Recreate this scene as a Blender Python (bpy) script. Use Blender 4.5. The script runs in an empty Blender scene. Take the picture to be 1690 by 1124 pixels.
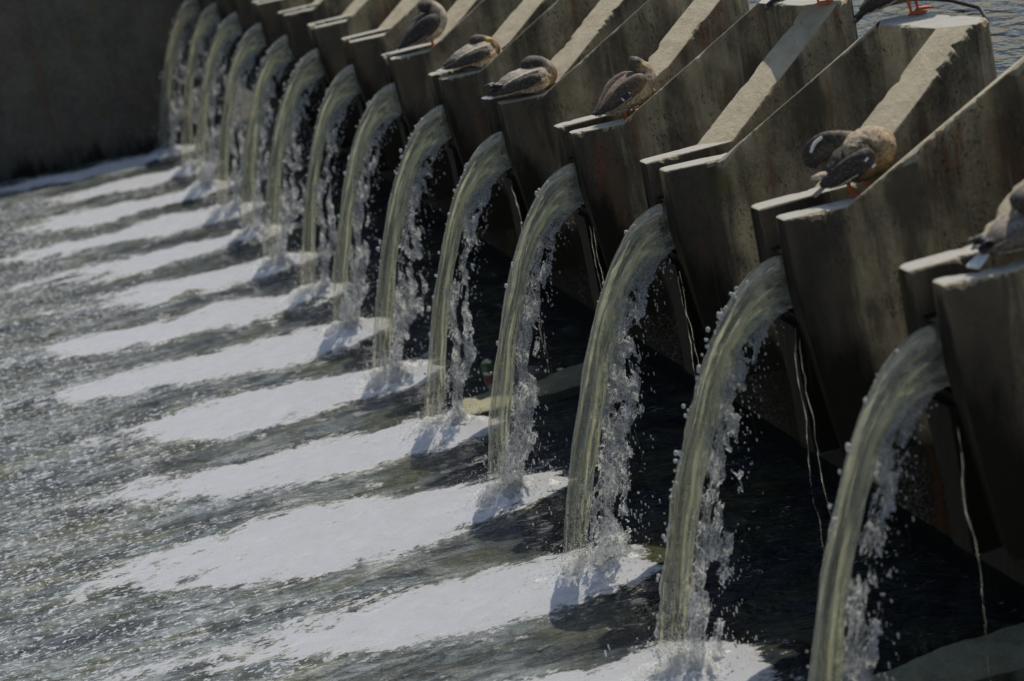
import bpy, math, random
import numpy as np
from mathutils import Matrix, Vector
random.seed(7); RNG = np.random.default_rng(11)
scn = bpy.context.scene
COL = scn.collection
R_ = math.radians

# ------------------------------------------------------------------ camera
cd = bpy.data.cameras.new("camera"); cam = bpy.data.objects.new("camera", cd); COL.objects.link(cam)
cr = Vector((0.94178818, -0.27019774, -0.20007051)); cu = Vector((0.2598218, 0.20725549, 0.94315311)); cf = Vector((0.21337213, 0.94023313, -0.26539403))
cb = -cf
cam.matrix_world = Matrix(((cr.x, cu.x, cb.x, -3.2462), (cr.y, cu.y, cb.y, -7.3762), (cr.z, cu.z, cb.z, 2.28005 + 1.9), (0, 0, 0, 1)))
cd.sensor_width = 36.0; cd.lens = 79.49; cd.clip_start = 0.1; cd.clip_end = 500
cd.dof.use_dof = True; cd.dof.focus_distance = 11.9; cd.dof.aperture_fstop = 1.7; cd.dof.aperture_blades = 7
scn.camera = cam

# ------------------------------------------------------------------ world, sun, exposure
SUN_DIR = Vector((0.42, 0.32, 0.85)).normalized()
el = math.asin(SUN_DIR.z); rot = math.atan2(SUN_DIR.x, SUN_DIR.y)
w = bpy.data.worlds.new("World"); scn.world = w; w.use_nodes = True
nt = w.node_tree; nt.nodes.clear()
sky = nt.nodes.new("ShaderNodeTexSky"); sky.sky_type = 'NISHITA'; sky.sun_disc = False
sky.sun_elevation = el; sky.sun_rotation = rot; sky.air_density = 1.0; sky.dust_density = 1.5
bg = nt.nodes.new("ShaderNodeBackground"); bg.inputs[1].default_value = 0.10
wo = nt.nodes.new("ShaderNodeOutputWorld")
nt.links.new(sky.outputs[0], bg.inputs[0]); nt.links.new(bg.outputs[0], wo.inputs[0])
sl = bpy.data.lights.new("sun", 'SUN'); sl.energy = 4.8; sl.angle = R_(0.55); sl.color = (1.0, 0.95, 0.87)
so = bpy.data.objects.new("sun", sl); COL.objects.link(so)
so.rotation_euler = (-SUN_DIR).to_track_quat('-Z', 'Y').to_euler(); so.location = (20, 20, 30)
scn.view_settings.view_transform = 'Standard'; scn.view_settings.look = 'None'
scn.view_settings.exposure = 0.0; scn.view_settings.gamma = 1.0
scn.cycles.sample_clamp_direct = 0.29; scn.cycles.sample_clamp_indirect = 0.8
scn.cycles.max_bounces = 10; scn.cycles.transparent_max_bounces = 24; scn.cycles.transmission_bounces = 8
scn.cycles.caustics_refractive = False; scn.cycles.caustics_reflective = False

# ------------------------------------------------------------------ numpy noise
def _h(ix, iy, seed):
    v = np.sin(ix * 127.1 + iy * 311.7 + seed * 74.7) * 43758.5453
    return v - np.floor(v)
def vn(x, y, seed=0):
    x = np.asarray(x, float); y = np.asarray(y, float)
    ix = np.floor(x); iy = np.floor(y); fx = x - ix; fy = y - iy
    fx = fx * fx * (3 - 2 * fx); fy = fy * fy * (3 - 2 * fy)
    a = _h(ix, iy, seed); b = _h(ix + 1, iy, seed); c = _h(ix, iy + 1, seed); d = _h(ix + 1, iy + 1, seed)
    return (a + (b - a) * fx) * (1 - fy) + (c + (d - c) * fx) * fy
def fbm(x, y, seed=0, o=4):
    s = 0; a = 1; t = 0
    for i in range(o):
        s = s + a * vn(x, y, seed + i * 13); t += a; a *= .5; x = x * 2.03; y = y * 2.03
    return s / t
def sstep(a, b, x):
    t = np.clip((x - a) / (b - a), 0, 1); return t * t * (3 - 2 * t)

# ------------------------------------------------------------------ object helpers
def mesh(name, V, F, mat=None, parent=None, smooth=True, link=True, uv=None, col=None, attr=None, mats=None, midx=None):
    me = bpy.data.meshes.new(name); me.from_pydata([tuple(v) for v in V], [], [tuple(f) for f in F]); me.update()
    for m in (mats or ([mat] if mat else [])): me.materials.append(m)
    if midx is not None: me.polygons.foreach_set('material_index', np.asarray(midx, np.int32))
    if smooth: me.polygons.foreach_set('use_smooth', [True] * len(me.polygons))
    if uv is not None:
        l = me.uv_layers.new(name='flow'); vi = np.zeros(len(me.loops), np.int32); me.loops.foreach_get('vertex_index', vi)
        l.data.foreach_set('uv', np.asarray(uv, np.float32)[vi].ravel())
    if col is not None:
        a = me.color_attributes.new('tint', 'FLOAT_COLOR', 'POINT')
        c = np.ones((len(V), 4), np.float32); c[:, :3] = col; a.data.foreach_set('color', c.ravel())
    if attr is not None:
        for k, v in attr.items():
            a = me.attributes.new(k, 'FLOAT', 'POINT'); a.data.foreach_set('value', np.asarray(v, np.float32))
    o = bpy.data.objects.new(name, me)
    if link: COL.objects.link(o)
    if parent: o.parent = parent
    return o
def thing(name, loc, label, cat, group=None, rz=0.0):
    o = bpy.data.objects.new(name, None); COL.objects.link(o); o.location = loc; o.rotation_euler = (0, 0, rz)
    o.empty_display_size = .1
    return tag(o, label, cat, group)
def tag(o, label, cat, group=None):
    o['label'] = label; o['category'] = cat
    if group: o['group'] = group
    return o
def grid_faces(n, m, close=False, cap=False):
    i = np.arange(n - 1)[:, None]; j = np.arange(m if close else m - 1)[None, :]; j2 = (j + 1) % m
    F = np.stack([i * m + j, i * m + j2, (i + 1) * m + j2, (i + 1) * m + j], -1).reshape(-1, 4).tolist()
    if cap: F += [list(range(m))[::-1], [(n - 1) * m + q for q in range(m)]]
    return F
class MB:
    def __init__(s): s.V = []; s.F = []; s.M = []
    def add(s, V, F, m=0):
        b = len(s.V); s.V += [tuple(v) for v in V]; s.F += [[b + q for q in f] for f in F]; s.M += [m] * len(F)

# ------------------------------------------------------------------ material helpers
class NT:
    def __init__(s, name):
        s.m = bpy.data.materials.new(name); s.m.use_nodes = True; s.t = s.m.node_tree; s.t.nodes.clear()
        s.out = s.n('ShaderNodeOutputMaterial')
    def n(s, ty, **kw):
        o = s.t.nodes.new(ty)
        for k, v in kw.items(): setattr(o, k, v)
        return o
    def l(s, a, b): s.t.links.new(a, b)
    def setin(s, sock, v):
        if hasattr(v, 'is_linked') or isinstance(v, bpy.types.NodeSocket): s.l(v, sock)
        else: sock.default_value = v
    def noise(s, vec, scale, detail=4, rough=.55, dist=0., out=0):
        o = s.n('ShaderNodeTexNoise'); s.l(vec, o.inputs['Vector']); o.inputs['Scale'].default_value = scale
        o.inputs['Detail'].default_value = detail; o.inputs['Roughness'].default_value = rough; o.inputs['Distortion'].default_value = dist
        return o.outputs[out]
    def vscale(s, vec, sc):
        o = s.n('ShaderNodeVectorMath', operation='MULTIPLY'); s.l(vec, o.inputs[0]); o.inputs[1].default_value = sc; return o.outputs[0]
    def ramp(s, f, a, b, lo=0., hi=1.):
        o = s.n('ShaderNodeMapRange'); o.interpolation_type = 'SMOOTHSTEP'; s.setin(o.inputs[0], f)
        o.inputs[1].default_value = a; o.inputs[2].default_value = b; o.inputs[3].default_value = lo; o.inputs[4].default_value = hi; return o.outputs[0]
    def math(s, op, a, b=0., c=0.):
        o = s.n('ShaderNodeMath', operation=op); s.setin(o.inputs[0], a); s.setin(o.inputs[1], b)
        if op == 'MULTIPLY_ADD': s.setin(o.inputs[2], c)
        return o.outputs[0]
    def mix(s, f, a, b, mode='MIX'):
        o = s.n('ShaderNodeMix', data_type='RGBA', blend_type=mode); s.setin(o.inputs[0], f)
        for i, v in ((6, a), (7, b)):
            if isinstance(v, tuple): o.inputs[i].default_value = v + (1,) if len(v) == 3 else v
            else: s.l(v, o.inputs[i])
        return o.outputs[2]
    def bump(s, h, strength, dist, prev=None):
        o = s.n('ShaderNodeBump'); s.l(h, o.inputs['Height']); o.inputs['Strength'].default_value = strength; o.inputs['Distance'].default_value = dist
        if prev: s.l(prev, o.inputs['Normal'])
        return o.outputs[0]
    def bsdf(s, col, rough=.8, **kw):
        o = s.n('ShaderNodeBsdfPrincipled'); 
        if isinstance(col, tuple): o.inputs['Base Color'].default_value = col + (1,)
        else: s.l(col, o.inputs['Base Color'])
        s.setin(o.inputs['Roughness'], rough)
        for k, v in kw.items():
            s.setin(o.inputs[k.replace('_', ' ')], v)
        return o
    def mixsh(s, f, a, b):
        o = s.n('ShaderNodeMixShader'); s.setin(o.inputs[0], f); s.l(a, o.inputs[1]); s.l(b, o.inputs[2]); return o.outputs[0]
    def done(s, sh): s.l(sh, s.out.inputs[0]); return s.m

def concrete(name, base=(.46, .365, .205), dark=(.20, .155, .085), wet_z=1.25, lichen=1.0, rust=1.0, wetcol=(.018, .016, .012), streak=1.0, dusty=1.0):
    t = NT(name); g = t.n('ShaderNodeNewGeometry'); P = g.outputs['Position']
    sep = t.n('ShaderNodeSeparateXYZ'); t.l(P, sep.inputs[0]); sn = t.n('ShaderNodeSeparateXYZ'); t.l(g.outputs['True Normal'], sn.inputs[0])
    up = t.ramp(sn.outputs[2], .35, .6)
    side = t.math('SUBTRACT', 1., up)
    c = t.mix(t.ramp(t.noise(P, 2.3, 6, .62), .35, .68), base, dark)
    c = t.mix(t.ramp(t.noise(P, 60, 3, .6), .42, .75, 0, .35), c, (.48, .43, .33))
    # vertical run-down streaks on the faces
    st = t.math('ADD', t.math('MULTIPLY', t.noise(t.vscale(P, (5, 5, .7)), 1.0, 6, .6, .4), .62), t.math('MULTIPLY', t.noise(t.vscale(P, (3.2, 3.2, 2.2)), 1.0, 4, .6), .38))
    c = t.mix(t.math('MULTIPLY', t.ramp(st, .43, .60, 0, .85 * streak), side), c, (.055, .043, .028))
    st2 = t.noise(t.vscale(P, (26, 26, 1.1)), 1.0, 4, .6)
    c = t.mix(t.math('MULTIPLY', t.ramp(st2, .60, .74, 0, .4 * streak), side), c, (.46, .42, .33))
    # splash grime around the outlet end of each wall
    sp_n = t.math('ADD', sep.outputs[0], t.math('MULTIPLY', t.math('SUBTRACT', t.noise(t.vscale(P, (9, 9, 1.2)), 1.0, 5, .65), .5), .5))
    c = t.mix(t.math('MULTIPLY', t.math('MULTIPLY', t.ramp(sp_n, .36, .20, 0, .85 * streak), t.ramp(sn.outputs[1], -.5, -.8)), side), c, (.040, .034, .027))
    # rust stains
    rs = t.math('MULTIPLY', t.ramp(t.noise(t.vscale(P, (7, 7, .9)), 1.0, 4, .7), .51, .66), t.ramp(t.noise(P, .9, 2, .5), .42, .58))
    c = t.mix(t.math('MULTIPLY', t.math('MULTIPLY', rs, side), 0.6 * rust), c, (.17, .062, .022))
    # green brown algae blotches
    ag = t.math('MULTIPLY', t.ramp(t.noise(t.vscale(P, (3, 3, 1.6)), 1.0, 3, .6), .6, .72), side)
    c = t.mix(t.math('MULTIPLY', ag, .6), c, (.12, .10, .022))
    # lichen specks
    sp = t.math('MULTIPLY', t.ramp(t.noise(t.vscale(P, (1, 1, .6)), 70, 6, .75), .53, .60), t.ramp(t.noise(P, 4, 5, .7), .42, .58))
    c = t.mix(t.math('MULTIPLY', sp, .8 * lichen), c, (.03, .029, .024))
    # sun bleached dusty tops with droppings
    tp = t.mix(t.ramp(t.noise(P, 9, 6, .65), .35, .7), (.52, .45, .31), (.38, .32, .215))
    tp = t.mix(t.ramp(t.noise(P, 34, 3, .6), .64, .72, 0, .8), tp, (.60, .58, .53))
    tp = t.mix(t.ramp(t.noise(P, 22, 4, .6), .66, .74, 0, .75), tp, (.06, .055, .04))
    lv = t.ramp(sn.outputs[2], .9, .97)
    tp = t.mix(t.math('MULTIPLY', lv, .8), tp, t.mix(t.ramp(t.noise(P, 14, 5, .6), .5, .7), (.62, .59, .52), (.42, .375, .29)))
    c = t.mix(t.math('MULTIPLY', up, dusty), c, tp)
    # wet, algae black foot
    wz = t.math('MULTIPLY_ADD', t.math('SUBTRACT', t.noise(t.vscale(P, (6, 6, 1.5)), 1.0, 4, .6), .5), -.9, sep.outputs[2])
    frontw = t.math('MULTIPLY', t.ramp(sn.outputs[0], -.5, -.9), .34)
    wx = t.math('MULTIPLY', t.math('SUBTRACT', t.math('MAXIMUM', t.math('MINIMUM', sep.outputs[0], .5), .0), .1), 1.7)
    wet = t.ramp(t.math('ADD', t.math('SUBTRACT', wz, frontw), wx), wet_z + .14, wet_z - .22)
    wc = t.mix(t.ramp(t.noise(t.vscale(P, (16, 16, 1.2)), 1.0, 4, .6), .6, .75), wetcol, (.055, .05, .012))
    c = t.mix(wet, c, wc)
    b = t.bump(t.noise(P, 22, 8, .7), .55, .02); b = t.bump(t.noise(P, 130, 4, .7), .5, .006, b)
    return t.done(t.bsdf(c, t.ramp(wet, 0, 1, .9, .5), Normal=b, Specular_IOR_Level=t.ramp(wet, 0, 1, .3, .03)).outputs[0])

M_CON = concrete('weathered_concrete', wet_z=1.52)
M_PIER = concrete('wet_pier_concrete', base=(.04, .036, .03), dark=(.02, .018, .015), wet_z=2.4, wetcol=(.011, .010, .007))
M_CORB = concrete('shade_dark_corbel_concrete', base=(.05, .047, .04), dark=(.02, .018, .016), wet_z=-3)  # corbel tone darkened to stand in for the shadow between the piers
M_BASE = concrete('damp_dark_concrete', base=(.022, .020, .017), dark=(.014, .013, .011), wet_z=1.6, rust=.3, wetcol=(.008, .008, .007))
M_RET = concrete('retaining_concrete', base=(.115, .103, .082), dark=(.065, .058, .047), wet_z=-.1, lichen=.1, rust=.4, streak=.25)
M_SILL = concrete('wet_sill_concrete', base=(.27, .265, .17), dark=(.17, .168, .10), wet_z=-3, dusty=0., lichen=.1, rust=.1)

# ------------------------------------------------------------------ dam geometry
P_ = 1.5; ZL = 1.9; ZC = 1.9 + .5185
def front_bottom(x):         # the wall foot sweeps back under the lip
    return np.interp(x, [-1, 0, .02, .05, .09, .12], [1.60, 1.60, 1.40, 1.15, .84, .80])
def wall_mesh(outer, inner, seed):
    """wall lofted along its run: station lists of (x,y,z_top) for both faces"""
    o = np.array(outer, float); i = np.array(inner, float)
    d = np.r_[0, np.cumsum(np.linalg.norm(np.diff((o[:, :2] + i[:, :2]) / 2, axis=0), axis=1))]
    n = 150; s = np.unique(np.r_[np.linspace(0, d[-1], n), d, [.004, .012, .03]])
    O = np.stack([np.interp(s, d, o[:, q]) for q in range(3)], 1); I = np.stack([np.interp(s, d, i[:, q]) for q in range(3)], 1)
    nrm = O[:, :2] - I[:, :2]; th = np.linalg.norm(nrm, axis=1); nrm = nrm / th[:, None]
    def chips(sd):
        a = .004 + .014 * sstep(.5, .75, fbm(s * 9, s * 0 + sd, sd, 3)) * vn(s * 60, s * 0 + sd, sd + 3) + .030 * sstep(.62, .74, fbm(s * 5, s * 0 + sd, sd + 5, 3)) * vn(s * 38, s * 0, sd + 7)
        return a
    ca = chips(seed); cb2 = chips(seed + 31); ca = ca * 1.3; cb2 = cb2 * 1.7
    fr = np.interp(s, [0, .004, .012, .03], [.012, .006, .002, 0]); 
    zb = front_bottom((O[:, 0] + I[:, 0]) / 2)
    rows = []
    prof = []
    for (B, sg, c) in ((O, -1, ca), (I, 1, cb2)):
        z0 = zb; zt = B[:, 2]
        p = []
        for f in (0, .33, .66): p.append(np.c_[B[:, 0] + sg * nrm[:, 0] * fr, B[:, 1] + sg * nrm[:, 1] * fr, z0 + (zt - c * 1.3 - z0) * f])
        p.append(np.c_[B[:, 0] + sg * nrm[:, 0] * (fr + c * .12), B[:, 1] + sg * nrm[:, 1] * (fr + c * .12), zt - c * 1.3 - fr])
        p.append(np.c_[B[:, 0] + sg * nrm[:, 0] * (fr + c * .55), B[:, 1] + sg * nrm[:, 1] * (fr + c * .55), zt - c * .45 - fr])
        p.append(np.c_[B[:, 0] + sg * nrm[:, 0] * (fr + c), B[:, 1] + sg * nrm[:, 1] * (fr + c), zt - fr])
        prof.append(p)
    ring = prof[0] + prof[1][::-1]
    # round the front arris
    V = np.stack(ring, 1); m = V.shape[1]
    xs = np.array([0.0] * m)
    V[0, :, 0] += .010
    F = grid_faces(len(s), m, close=True)
    F.append(list(range(m))[::-1])
    return V.reshape(-1, 3), F
def cap_mesh(poly, zt, zb, seed):
    poly = np.array(poly, float); pts = []
    n = len(poly)
    for a in range(n):
        p, q = poly[a], poly[(a + 1) % n]; L = np.linalg.norm(q - p); k = max(2, int(L / .012))
        for t in np.arange(k) / k: pts.append(p + (q - p) * t)
    pts = np.array(pts); m = len(pts); cen = pts.mean(0); d = cen - pts; d /= np.linalg.norm(d, axis=1)[:, None]
    s = np.arange(m) * .012
    c = .005 + .03 * sstep(.5, .7, fbm(s * 7, s * 0, seed, 3)) * vn(s * 45, s * 0, seed + 3)
    rings = [np.c_[pts, np.full(m, zb)], np.c_[pts, zt - .35 + 0 * s], np.c_[pts + d * (c * .1)[:, None], zt - c * 1.2], np.c_[pts + d * (c * .5)[:, None], zt - c * .4], np.c_[pts + d * c[:, None], zt + 0 * s]]
    # uneven worn top
    for f in (.35, .7, .93):
        r = pts + d * c[:, None]; r = r + (cen - r) * f
        rings.append(np.c_[r, zt + .010 * (fbm(r[:, 0] * 14, r[:, 1] * 14, seed, 3) - .5)])
    V = np.concatenate(rings); F = grid_faces(len(rings), m, close=True); F.append([(len(rings) - 1) * m + q for q in range(m)]); 
    return V, F
SL = (1.094, .490); SR = (1.224, .348); CC = (1.33, .43); CF = (1.25, 1.00); RI = (1.085, 1.058); CX = (1.018, .957)
ORD = ['nearest', 'second nearest', 'third nearest', 'fourth from the near end', 'fifth from the near end', 'sixth from the near end', 'seventh from the near end', 'eighth from the near end', 'ninth from the near end',
       'tenth from the near end', 'fifth from the far end', 'fourth from the far end', 'third from the far end', 'second from the far end', 'last at the far end']
tooth_label = {
    -1: 'cropped concrete buttress at the lower right edge, nearest of the row',
    0: 'concrete V buttress whose lit ramp is cut off beside the lying drake',
    1: 'concrete V buttress, preening duck on its ledge and another duck on its crest',
    2: 'concrete V buttress with the shadow of a crest duck across its ramp',
    3: 'concrete V buttress just behind the standing brown duck, crest at the top edge',
    4: 'concrete V buttress with the dark-headed sleeping duck at its foot',
    5: 'concrete V buttress just behind the small sleeping duck with yellow bill',
    6: 'concrete V buttress beside the dark-winged duck with red feet'}
G_T = 'concrete buttresses of the weir'
for j in range(-1, 14):
    lab = tooth_label.get(j, 'blurred concrete V buttress, %s' % {7: 'just beyond the dark-winged duck', 8: 'second beyond the dark-winged duck', 9: 'third beyond the dark-winged duck', 10: 'fourth beyond the dark-winged duck', 11: 'third from the far wall', 12: 'second from the far wall', 13: 'next to the far wall'}.get(j))
    r = thing('weir_buttress', (0, j * P_, 0), lab, 'buttress', G_T)
    V, F = wall_mesh([(0, .291, ZL), (.311, .291, ZL), (SL[0], SL[1], ZC)], [(0, .172, ZL), (.47, .165, ZL), (SR[0], SR[1], ZC)], j * 3.7 + 50)
    mesh('ramp_wall', V, F, M_CON, r, smooth=False)
    V, F = wall_mesh([(0, 1.5 - .118, ZL), (.256, 1.5 - .18, ZL), (CX[0], CX[1], ZC)], [(0, 1.5, ZL), (.365, 1.5 - .06, ZL), (RI[0], RI[1], ZC)], j * 5.1 + 90)
    mesh('flank_wall', V, F, M_CON, r, smooth=False)
    V, F = cap_mesh([SL, SR, CC, CF, RI, CX], ZC, .80, j * 2.3 + 20)
    mesh('crest_cap', V, F, M_CON, r, smooth=False)
def prism(pts, z0, z1):
    n = len(pts); V = [(x, y, z0) for x, y in pts] + [(x, y, z1) for x, y in pts]
    F = [list(range(n))[::-1], [n + q for q in range(n)]] + [[q, (q + 1) % n, n + (q + 1) % n, n + q] for q in range(n)]
    return V, F
G_P = 'dark wet piers under the outlet slots'
for k in range(0, 14):
    r = thing('outlet_pier', (0, k * P_, 0), 'dark wet concrete pier behind the %s water jet' % ORD[k if k < 9 else k + 1], 'pier', G_P)
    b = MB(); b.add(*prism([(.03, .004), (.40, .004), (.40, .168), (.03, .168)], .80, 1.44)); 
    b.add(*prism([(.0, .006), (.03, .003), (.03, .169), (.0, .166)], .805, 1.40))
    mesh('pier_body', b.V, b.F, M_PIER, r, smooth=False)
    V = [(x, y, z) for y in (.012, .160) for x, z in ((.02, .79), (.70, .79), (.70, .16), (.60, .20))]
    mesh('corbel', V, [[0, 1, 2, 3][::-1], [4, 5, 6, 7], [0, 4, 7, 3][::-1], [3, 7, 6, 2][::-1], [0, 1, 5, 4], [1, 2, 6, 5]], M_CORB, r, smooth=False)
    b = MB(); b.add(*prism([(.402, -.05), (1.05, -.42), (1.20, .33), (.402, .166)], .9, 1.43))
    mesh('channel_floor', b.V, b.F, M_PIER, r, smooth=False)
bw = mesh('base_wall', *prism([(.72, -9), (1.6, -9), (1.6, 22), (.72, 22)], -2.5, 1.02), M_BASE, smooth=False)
tag(bw, 'dark base wall under the weir behind the falling water', 'wall')
# bottom soffit of the dry bays stays open; far retaining wall
def ret_wall():
    nx, nz = 60, 16; V = []; 
    xs = np.linspace(-40, .15, nx); 
    y = 20.32 - .155 * (xs + .86)
    P4 = [(-40, 20.32 - .155 * (-39.14)), (.15, 20.32 - .155 * 1.01), (.15, 20.9), (-40, 27.2)]
    return prism(P4, -2.5, 2.6)
rw = mesh('retaining_wall', *ret_wall(), M_RET, smooth=False)
tag(rw, 'plain dark concrete retaining wall at the far end of the pool', 'wall')
bv = rw.modifiers.new('bevel', 'BEVEL'); bv.width = .03; bv.segments = 2

# ------------------------------------------------------------------ water
def water_mat():
    t = NT('pool_water'); g = t.n('ShaderNodeNewGeometry'); P = g.outputs['Position']
    at = t.n('ShaderNodeAttribute', attribute_name='foam').outputs['Fac']
    sp = t.n('ShaderNodeAttribute', attribute_name='sparkle').outputs['Fac']
    Pf = t.vscale(P, (.55, 1.0, 1.0))
    n1 = t.noise(Pf, 9, 6, .62, .6); n2 = t.noise(Pf, 38, 4, .6, .3)
    n0 = t.noise(t.vscale(P, (.7, 1, 1)), 2.6, 5, .62, .9)
    d = t.math('ADD', t.math('MULTIPLY', t.math('SUBTRACT', n1, .5), 1.5), t.math('MULTIPLY', t.math('SUBTRACT', n2, .5), .9))
    d = t.math('ADD', d, t.math('MULTIPLY', t.math('SUBTRACT', n0, .5), 1.5))
    f = t.math('ADD', at, d)
    lace = t.noise(Pf, 95, 3, .6)
    foam = t.ramp(t.math('ADD', f, t.math('MULTIPLY', t.math('SUBTRACT', lace, .5), .6)), .33, .70)
    # drifting foam flecks and bubbles, also painted white as stand-ins for sun glints
    fl = t.math('MULTIPLY', t.ramp(t.noise(t.vscale(P, (.62, 1.0, 1)), 36, 3, .6, .3), .575, .61), t.ramp(t.math('ADD', t.noise(t.vscale(P, (.4, 1.3, 1)), 4.5, 4, .65), sp), .48, .70))
    foam = t.math('MAXIMUM', foam, fl)
    milk_sky = t.math('MULTIPLY', t.ramp(sp, -.40, .12, .09, 1.), t.ramp(t.noise(t.vscale(P, (.35, 1.2, 1)), 3.2, 5, .65, .4), .34, .62, .25, 1.0))  # aerated water, with the sky's reflection also painted into this grey-blue tone
    col = t.mix(t.ramp(t.noise(Pf, 2.2, 3, .5), .4, .65), (.012, .016, .018), (.040, .042, .018))
    rip_shade = t.noise(t.vscale(P, (.5, 1.15, 1)), 9.5, 4, .62, .8)
    milk_sky = t.math('MULTIPLY', milk_sky, t.ramp(rip_shade, .40, .58, .30, 1.))  # ripple shading painted into the colour, troughs darker
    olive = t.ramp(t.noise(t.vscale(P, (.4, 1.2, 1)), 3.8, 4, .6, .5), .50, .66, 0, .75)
    col = t.mix(t.math('MULTIPLY', milk_sky, .9), col, t.mix(olive, (.245, .268, .268), (.175, .178, .10)))
    b = t.bump(t.noise(Pf, 4, 5, .6, .6), 1.0, .12); b = t.bump(t.noise(Pf, 17, 4, .65, .8), .9, .035, b); b = t.bump(t.noise(Pf, 70, 3, .6), .8, .010, b)
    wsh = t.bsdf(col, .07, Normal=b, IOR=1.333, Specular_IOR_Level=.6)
    fb = t.bump(t.noise(P, 30, 5, .7), .6, .02)
    fsh = t.bsdf(t.mix(t.ramp(t.noise(P, 12, 5, .6), .3, .75), (.87, .85, .81), (.66, .66, .65)), .55, Normal=fb)
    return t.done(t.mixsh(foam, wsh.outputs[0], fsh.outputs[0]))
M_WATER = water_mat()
def build_water():
    xs = np.r_[-80, -45, -25, -14, -9, -7, -5.8, -5.0, np.arange(-4.5, .98, .026), 1.2]
    ys = [-60, -30, -14, -7, -3, -1.2, -.4]; y = .1
    while y < 20.9: ys.append(y); y += .018 + .0018 * y
    ys = np.array(ys + [23, 30, 60]); X, Y = np.meshgrid(xs, ys, indexing='ij')
    broad = np.zeros_like(X); foam = np.zeros_like(X); spark = np.zeros_like(X); H = np.zeros_like(X)
    d = np.clip(-X - .55, 0, 9)
    for k in range(-3, 15):
        drift = .12 * d + .22 * sstep(.8, 3, d) + .10 * (fbm(X * 1.3, X * 0 + k * 7.1, k + 40, 3) - .5) * d
        yc = k * P_ + .06 + drift
        wd = np.interp(d, [0, .3, .8, 1.6, 2.4, 3.2], [.24, .34, .42, .40, .26, .12]) * (.55 + .95 * fbm(X * 1.5, X * 0 + k * 3.3, k + 5, 3))
        q = np.abs(Y - yc) / wd
        ext = 1.45 + 1.0 * vn(k * 1.7 + 0 * X, 0 * X, 3)
        a = (1 - sstep(.35, 1.55, q)) * sstep(-.12, .10, -X - .42) * (1 - sstep(ext * .62, ext * 1.42, d)) * (1 + .35 * (fbm(X * 1.1, Y * 2.4, 71, 3) - .5))
        foam = np.maximum(foam, a); broad = np.maximum(broad, (1 - sstep(.8, 2.3, q)) * sstep(.1, .6, d) * (1 - sstep(2.5, 4, d)))
        # trailing thin line
        tr = (1 - sstep(.2, .9, np.abs(Y - yc - .05) / .16)) * sstep(1.2, 2.0, d) * (1 - sstep(2.4, 3.6, d)) * .42
        foam = np.maximum(foam, tr)
        r2 = (X + .72) ** 2 + (Y - k * P_ - .08) ** 2 * 1.4
        H += .055 * np.exp(-r2 / .05) * (.4 + 1.2 * vn(X * 11, Y * 11, 9))
        foam = np.maximum(foam, .95 * np.exp(-r2 / .11))
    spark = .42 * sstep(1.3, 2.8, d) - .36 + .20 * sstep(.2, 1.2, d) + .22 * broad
    near = sstep(-1.4, .1, X)
    H += .05 * foam * (fbm(X * 5, Y * 6, 3, 3) - .2) + (.045 - .018 * near) * (fbm(X * 1.5, Y * 2.6, 8, 4) - .5) + .02 * (fbm(X * 6, Y * 9, 18, 3) - .5)
    ok = (X > -5.5) & (Y > 0) & (Y < 21)
    H = np.where(ok, H, 0)
    V = np.c_[X.ravel(), Y.ravel(), H.ravel()]
    F = grid_faces(len(xs), len(ys)); F = [f[::-1] for f in F]
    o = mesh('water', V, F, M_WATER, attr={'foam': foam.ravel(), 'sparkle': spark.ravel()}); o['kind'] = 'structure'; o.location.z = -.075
build_water()
def up_mat():
    t = NT('river_water'); g = t.n('ShaderNodeNewGeometry'); P = g.outputs['Position']
    Pf = t.vscale(P, (1, .5, 1)); b = t.bump(t.noise(Pf, 7, 3, .5, .3), 1.0, .07); b = t.bump(t.noise(Pf, 22, 2, .5), .6, .015, b)
    return t.done(t.bsdf((.012, .013, .010), .05, Normal=b, IOR=1.333, Specular_IOR_Level=.16).outputs[0])
M_UP = up_mat()
def build_up():
    b = MB(); z = 1.745
    for k in range(-2, 15):
        y = k * P_
        st = [(.02, y + .001, y + .171), (.40, y - .055, y + .17), (.47, y - .10, y + .172), (1.085, y - .43, y + .33), (1.24, y - .48, y + .36), (1.35, y - .49, y + .45)]
        V = []
        for x, a, c in st: V += [(x, a, z - .03 * max(0, (.2 - x) / .2)), (x, c, z - .03 * max(0, (.2 - x) / .2))]
        b.add(V, [[2 * q + 1, 2 * q, 2 * q + 2, 2 * q + 3] for q in range(len(st) - 1)])
    b.add([(1.29, -60, z), (90, -60, z), (90, 90, z), (1.29, 90, z)], [[0, 1, 2, 3]])
    o = mesh('river', b.V, b.F, M_UP, smooth=False); o['kind'] = 'structure'
build_up()

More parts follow.
